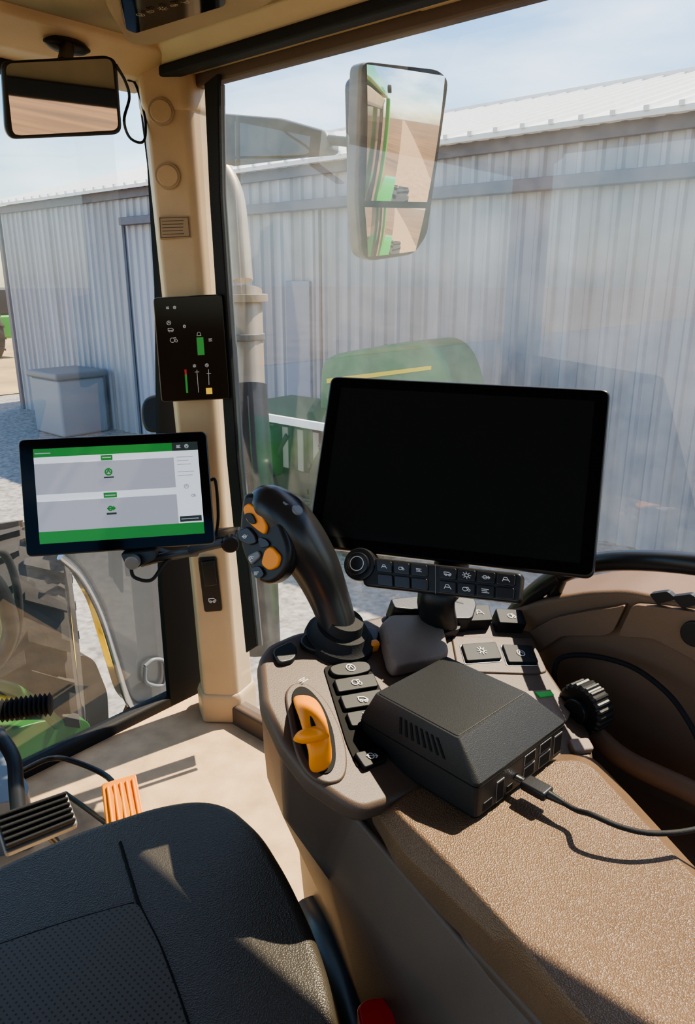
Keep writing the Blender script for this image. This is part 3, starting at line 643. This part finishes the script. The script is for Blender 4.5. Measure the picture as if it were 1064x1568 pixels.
# ---------------------------------------------------------------- right side wall
wp=[PR(u,v,1.10) for u,v in ((742,960),(775,935),(830,918),(900,906),(960,904),(1000,912),(1064,922),(1300,950),(1500,1700),(900,1700),(700,1200),(690,1000))]
prism('panel',rnd(wp,.02),RV*.13,'side','wall_right',.02,4)
lp=[PR(u,v,1.085) for u,v in ((800,972),(850,946),(900,936),(945,930),(958,926),(938,968),(925,974),(860,974),(815,1005))]
prism('panel_inset',rnd(lp,.01),RV*.03,'side','wall_right',.006)
lp=[PR(u,v,1.085) for u,v in ((968,926),(1010,930),(1100,942),(1200,960),(1200,1120),(1060,1010),(1000,978),(945,975))]
prism('panel_inset_2',rnd(lp,.01),RV*.03,'side','wall_right',.006)
boxl('tray',.8,1.13,-.5,.62,.40,.44,'side','wall_right',.005)
tube('tray_lip',[PR(905,1120,1.0),PR(960,1165,.98),PR(1064,1215,.97),PR(1200,1290,.97)],.016,'side','wall_right')
for k,px in enumerate((((998,906),(1026,902),(1040,914),(1010,922)),((1032,910),(1062,906),(1080,920),(1048,928)))):
    prism('rocker_%d'%k,rnd([PR(u,v,1.10)-RV*0 for u,v in px],.004),-RV*.012,'black','wall_right',.003)
disc('push_button',PR(1066,968,1.09),-RV,.02,.012,'black','wall_right',24,.002)
tube('rail',[PR(770,965,1.12),PR(800,925,1.12),PR(838,892,1.11),(PR(885,868,1.10)),PR(950,858,1.08),PR(1064,864,1.05),PR(1200,890,1.03)],.016,'blacks','grab_rail')
tube('rail_stay',[PR(860,880,1.10),PR(850,905,1.12),PR(845,925,1.13)],.012,'black','grab_rail')
# ---------------------------------------------------------------- small pillar display
px4=((234,456),(340,450),(352,611),(247,616))
d0=pc(1.0)+e2*.115; nv=(e2+Vector((-.05,0,.02))).normalized()
tq=Q([PP(u,v,d0,nv) for u,v in px4]); n=tq.n
prism('casing',rnd(tq.rect(0,0,1,1,-.02),.010),n*.02,'blacks','pillar_display',.004)
prism('glass',rnd(tq.rect(.015,.01,.985,.99,-.001),.009),n*.002,'screen','pillar_display',.0003)
prism('bracket',tq.rect(.3,.3,.7,.7,-.06),n*.045,'black','pillar_display',.004)
prism('ui_tractor',tq.rect(.58,.39,.68,.56,.0012),n*.0004,'uigreen','pillar_display',0)
prism('ui_bar',tq.rect(.37,.74,.40,.92,.0012),n*.0004,'uigreen','pillar_display',0)
prism('ui_bar_red',tq.rect(.37,.69,.40,.74,.0012),n*.0004,'red','pillar_display',0)
prism('ui_amber',tq.rect(.66,.88,.75,.94,.0012),n*.0004,'yel','pillar_display',0)
exx=(tq(1,0)-tq(0,0)).normalized();eyy=(tq(0,1)-tq(0,0)).normalized()
g=[]
for s_,t,k,z in ((.2,.10,6,.004),(.3,.10,0,.004),(.22,.30,1,.008),(.25,.40,5,.010),(.2,.24,0,.006),(.42,.28,0,.004),(.78,.42,6,.005),(.62,.36,7,.006),(.52,.66,2,.004),(.7,.66,0,.005)):
    g+=glyph(tq(s_,t,.0012),exx*z,eyy*z,k)
g+=[[tq(.55,.70,.0012),tq(.55,.92,.0012)],[tq(.52,.72,.0012),tq(.58,.72,.0012)],[tq(.72,.70,.0012),tq(.71,.85,.0012)],[tq(.69,.74,.0012),tq(.75,.74,.0012)]]
strokes('ui_icons',g,.0012,n,'white','pillar_display',.0004)
# ---------------------------------------------------------------- tablet
tb=Q(pquad(((27,673),(316,660),(330,833),(40,853)),1.64)); n=tb.n
prism('casing',rnd(tb.rect(0,0,1,1,-.02),.014),n*.02,'blacks','tablet_computer',.005)
prism('glass',rnd(tb.rect(.006,.01,.994,.99,-.001),.013),n*.002,'screen','tablet_computer',.0003)
S0,S1,T0,T1=.075,.945,.09,.90
def ui(name,s0,t0,s1,t1,m,o=.0012): prism(name,tb.rect(S0+(S1-S0)*s0,T0+(T1-T0)*t0,S0+(S1-S0)*s1,T0+(T1-T0)*t1,o),n*.0003,m,'tablet_computer',0)
ui('ui_bg',0,0,1,1,'uiw')
ui('ui_top',0,0,1,.09,'uigreen',.0016); ui('ui_bottom',0,.875,1,1,'uigreen',.0016)
ui('ui_band_1',0,.16,.845,.485,'uig',.0016); ui('ui_band_2',0,.56,.845,.875,'uig',.0016)
ui('ui_tab_1',.40,.10,.47,.155,'uigreen',.002); ui('ui_tab_2',.40,.50,.48,.555,'uigreen',.002)
ui('ui_header_dark',.84,.0,1,.09,'uidark',.0019); ui('ui_button_dark',.855,.80,.99,.86,'uidark',.002)
ui('ui_tag_1',.41,.33,.47,.345,'uidark',.002); ui('ui_tag_2',.41,.715,.47,.735,'uidark',.002)
exx=(tb(1,0)-tb(0,0)).normalized();eyy=(tb(0,1)-tb(0,0)).normalized()
tp=lambda s,t:tb(S0+(S1-S0)*s,T0+(T1-T0)*t,.0023)
strokes('ui_icons',glyph(tp(.44,.28),exx*.009,eyy*.009,0)+glyph(tp(.44,.67),exx*.009,eyy*.009,3),.003,n,'uigreen','tablet_computer',.0004)
strokes('ui_text',[[tp(.865,t),tp(.865+.1*random.uniform(.7,1),t)] for t in (.16,.2,.24,.32,.36)]+glyph(tp(.91,.48),exx*.006,eyy*.006,0)+glyph(tp(.95,.58),exx*.005,eyy*.005,5),.0018,n,'uig','tablet_computer',.0004)
strokes('ui_text_top',[[tp(.01,.05),tp(.1,.05)]]+glyph(tp(.93,.045),exx*.005,eyy*.005,0)+glyph(tp(.88,.045),exx*.005,eyy*.005,6)+[[tp(.41,.125),tp(.46,.125)],[tp(.41,.53),tp(.47,.53)],[tp(.865,.83),tp(.97,.83)]],.002,n,'white','tablet_computer',.0004)
mb=tb(.62,.98,-.03)
tube('arm',[mb,PD(262,850,1.75),PD(310,838,1.8),PD(350,829,1.86)],.012,'black','tablet_mount')
tube('arm_2',[PD(215,862,1.68),PD(262,850,1.72),PD(300,846,1.8)],.010,'black','tablet_mount')
prism('clamp',rnd([PD(u,v,1.66) for u,v in ((184,848),(236,842),(238,856),(206,872),(190,862))],.006),Vector((0,.04,0)),'black','tablet_mount',.005)
disc('clamp_knob',PD(205,858,1.65),Vector((0,-1,0)),.016,.02,'steel','tablet_mount',20,.003)
disc('pillar_ball',PD(352,829,1.86),e2,.022,.03,'black','tablet_mount',24,.006)
prism('pillar_grip',[PD(322,824,1.84),PD(362,820,1.84),PD(362,836,1.84),PD(324,840,1.84)],Vector((0,.08,0)),'black','tablet_mount',.006)
tube('cable',[PD(200,868,1.66),PD(206,884,1.66),PD(232,888,1.67),PD(252,862,1.7),PD(275,848,1.74),PD(310,842,1.8)],.004,'rubber','tablet_mount')
tube('pillar_wire',[PD(322,735,1.86),PD(330,738,1.86),PD(334,790,1.86),PD(330,822,1.87)],.004,'rubber','tablet_mount')
# ---------------------------------------------------------------- seat
zs=.50
sp_=[PZ(u,v,zs) for u,v in ((-150,1400),(-60,1350),(0,1318),(120,1266),(240,1228),(300,1218),(352,1226),(402,1270),(442,1335),(480,1415),(506,1490),(526,1600),(546,1800),(-500,1800),(-420,1540))]
prism('cushion',rnd(sp_,.03),-ZV*.13,'seat','seat',.045,7)
sp2=[PZ(u,v,.40) for u,v in ((-120,1480),(0,1400),(240,1300),(330,1300),(420,1420),(480,1560),(500,1800),(-400,1800))]
prism('seat_pan',sp2,-ZV*.12,'black','seat',.03)
prism('suspension',[L(.0,.1,.30),L(.42,.1,.30),L(.42,.6,.30),L(.0,.6,.30)],-ZV*.30,'rubber','seat',.03)
zz=.5005
ins=[PZ(u,v,zz-.006) for u,v in ((-300,1540),(-60,1470),(0,1452),(100,1418),(200,1388),(215,1392),(245,1450),(275,1530),(300,1610),(330,1800),(-420,1800))]
prism('insert',rnd(ins,.01),ZV*.0085,'perf','seat',.003)
tube('seam_1',[PZ(*p,zz) for p in ((184,1290),(190,1310),(202,1350),(215,1390),(245,1450),(275,1530),(305,1620))],.0022,'matte','seat')
tube('seam_2',[PZ(*p,zz) for p in ((-60,1468),(0,1448),(100,1414),(205,1384))],.0026,'matte','seat')
cc=sum(sp_,Vector())/len(sp_)
pp_=[]
for p in sp_[5:12]:
    d=(cc-p); d.z=0; pp_.append(p+d.normalized()*.016-ZV*.012)
tube('piping',pp_,.0035,'matte','seat')
bq=[PZ(u,v,.42) for u,v in ((546,1540),(560,1528),(596,1524),(612,1548),(616,1600),(560,1610))]
prism('buckle_body',rnd(bq,.006),-ZV*.05,'red','seat_belt_buckle',.005)
tube('stalk',[PZ(575,1560,.38),PZ(560,1600,.3),PZ(540,1560,.12)],.016,'black','seat_belt_buckle')
tube('hinge_cover',[PZ(478,1392,.26),PZ(500,1430,.30),PZ(535,1500,.32),PZ(565,1600,.33)],.035,mat('dark_blue_plastic',(.02,.03,.04),.3),'seat_belt_buckle',flat=.6)  # plastic cover of the seat hinge, grouped with the buckle
# ---------------------------------------------------------------- pedals
op=[PZ(155,1200,.16),PZ(208,1184,.16),PZ(222,1258,.12),PZ(165,1280,.10)]
oq=Q(op); nq=oq.n if oq.n.z>0 else -oq.n
prism('plate',rnd(oq.rect(0,0,1,1),.008),-nq*.015,'orange','accelerator_pedal',.003)
for k in range(5):
    s_=.12+k*.18
    prism('rib_%d'%k,[oq(s_,.1)+nq*0,oq(s_+.07,.1),oq(s_+.07,.9),oq(s_,.9)],nq*.006,'orange','accelerator_pedal',.002)
tube('pedal_arm',[oq(.5,.4)-nq*.02,PZ(165,1190,.08),PZ(110,1165,.10),PZ(75,1162,.12),PZ(35,1180,.10)],.007,'black','accelerator_pedal')
tube('pedal_pivot',[oq(.1,.8)-nq*.012,PZ(135,1240,.03),PZ(100,1215,.012)],.006,'black','accelerator_pedal')
bq=Q([PZ(-10,1250,.24),PZ(102,1212,.24),PZ(120,1262,.20),PZ(8,1308,.20)]); nb=bq.n if bq.n.z>0 else -bq.n
prism('pad',rnd(bq.rect(0,0,1,1),.008),-nb*.02,'steel','brake_pedal',.004)
for k in range(6):
    t=.05+k*.157
    prism('rib_%d'%k,bq.rect(.02,t,.98,t+.09),nb*.014,'rubber','brake_pedal',.004)
tube('arm',[bq(.3,.3)-nb*.02,PZ(25,1205,.22),PZ(20,1160,.24),PZ(-5,1120,.26)],.016,'black','brake_pedal')
tube('arm_link',[bq(.5,.5)-nb*.02,PZ(95,1300,.05),PZ(85,1285,.01)],.006,'black','brake_pedal')
cq=[PZ(u,v,.14) for u,v in ((-60,1140),(15,1150),(45,1205),(40,1222),(0,1230),(-60,1240))]
prism('column_foot',rnd(cq,.02),-ZV*.14,'greyp','steering_column',.015)
cb=PZ(0,1180,.2); 
tube('column_tube',[Vector((cb.x-.08,cb.y,.0)),Vector((cb.x-.10,cb.y,.3)),Vector((cb.x-.16,cb.y-.03,.8))],.055,'black','steering_column')
b0=PZ(-30,1092,.36); b1=PZ(80,1078,.36); dd=(b1-b0)
pts=[];rr=[]
for k in range(31): pts.append(b0+dd*k/30); rr.append(.026 if k%2 else .018)
tube('bellows',pts,rr,'rubber','steering_column',smooth=False,seg=20)
# ---------------------------------------------------------------- finalize groups
bpy.context.view_layer.update()
for name,obs in GROUPS.items():
    pts=[]
    for o in obs:
        pts+= [v.co for v in o.data.vertices]
    c=sum(pts,Vector())/len(pts)
    zmin=min(p.z for p in pts); c.z=zmin
    e=bpy.data.objects.new(name,None); e.empty_display_size=.05; e.location=c; link(e)
    for o in obs:
        o.data.transform(Matrix.Translation(-c)); o.parent=e
bpy.context.view_layer.update()
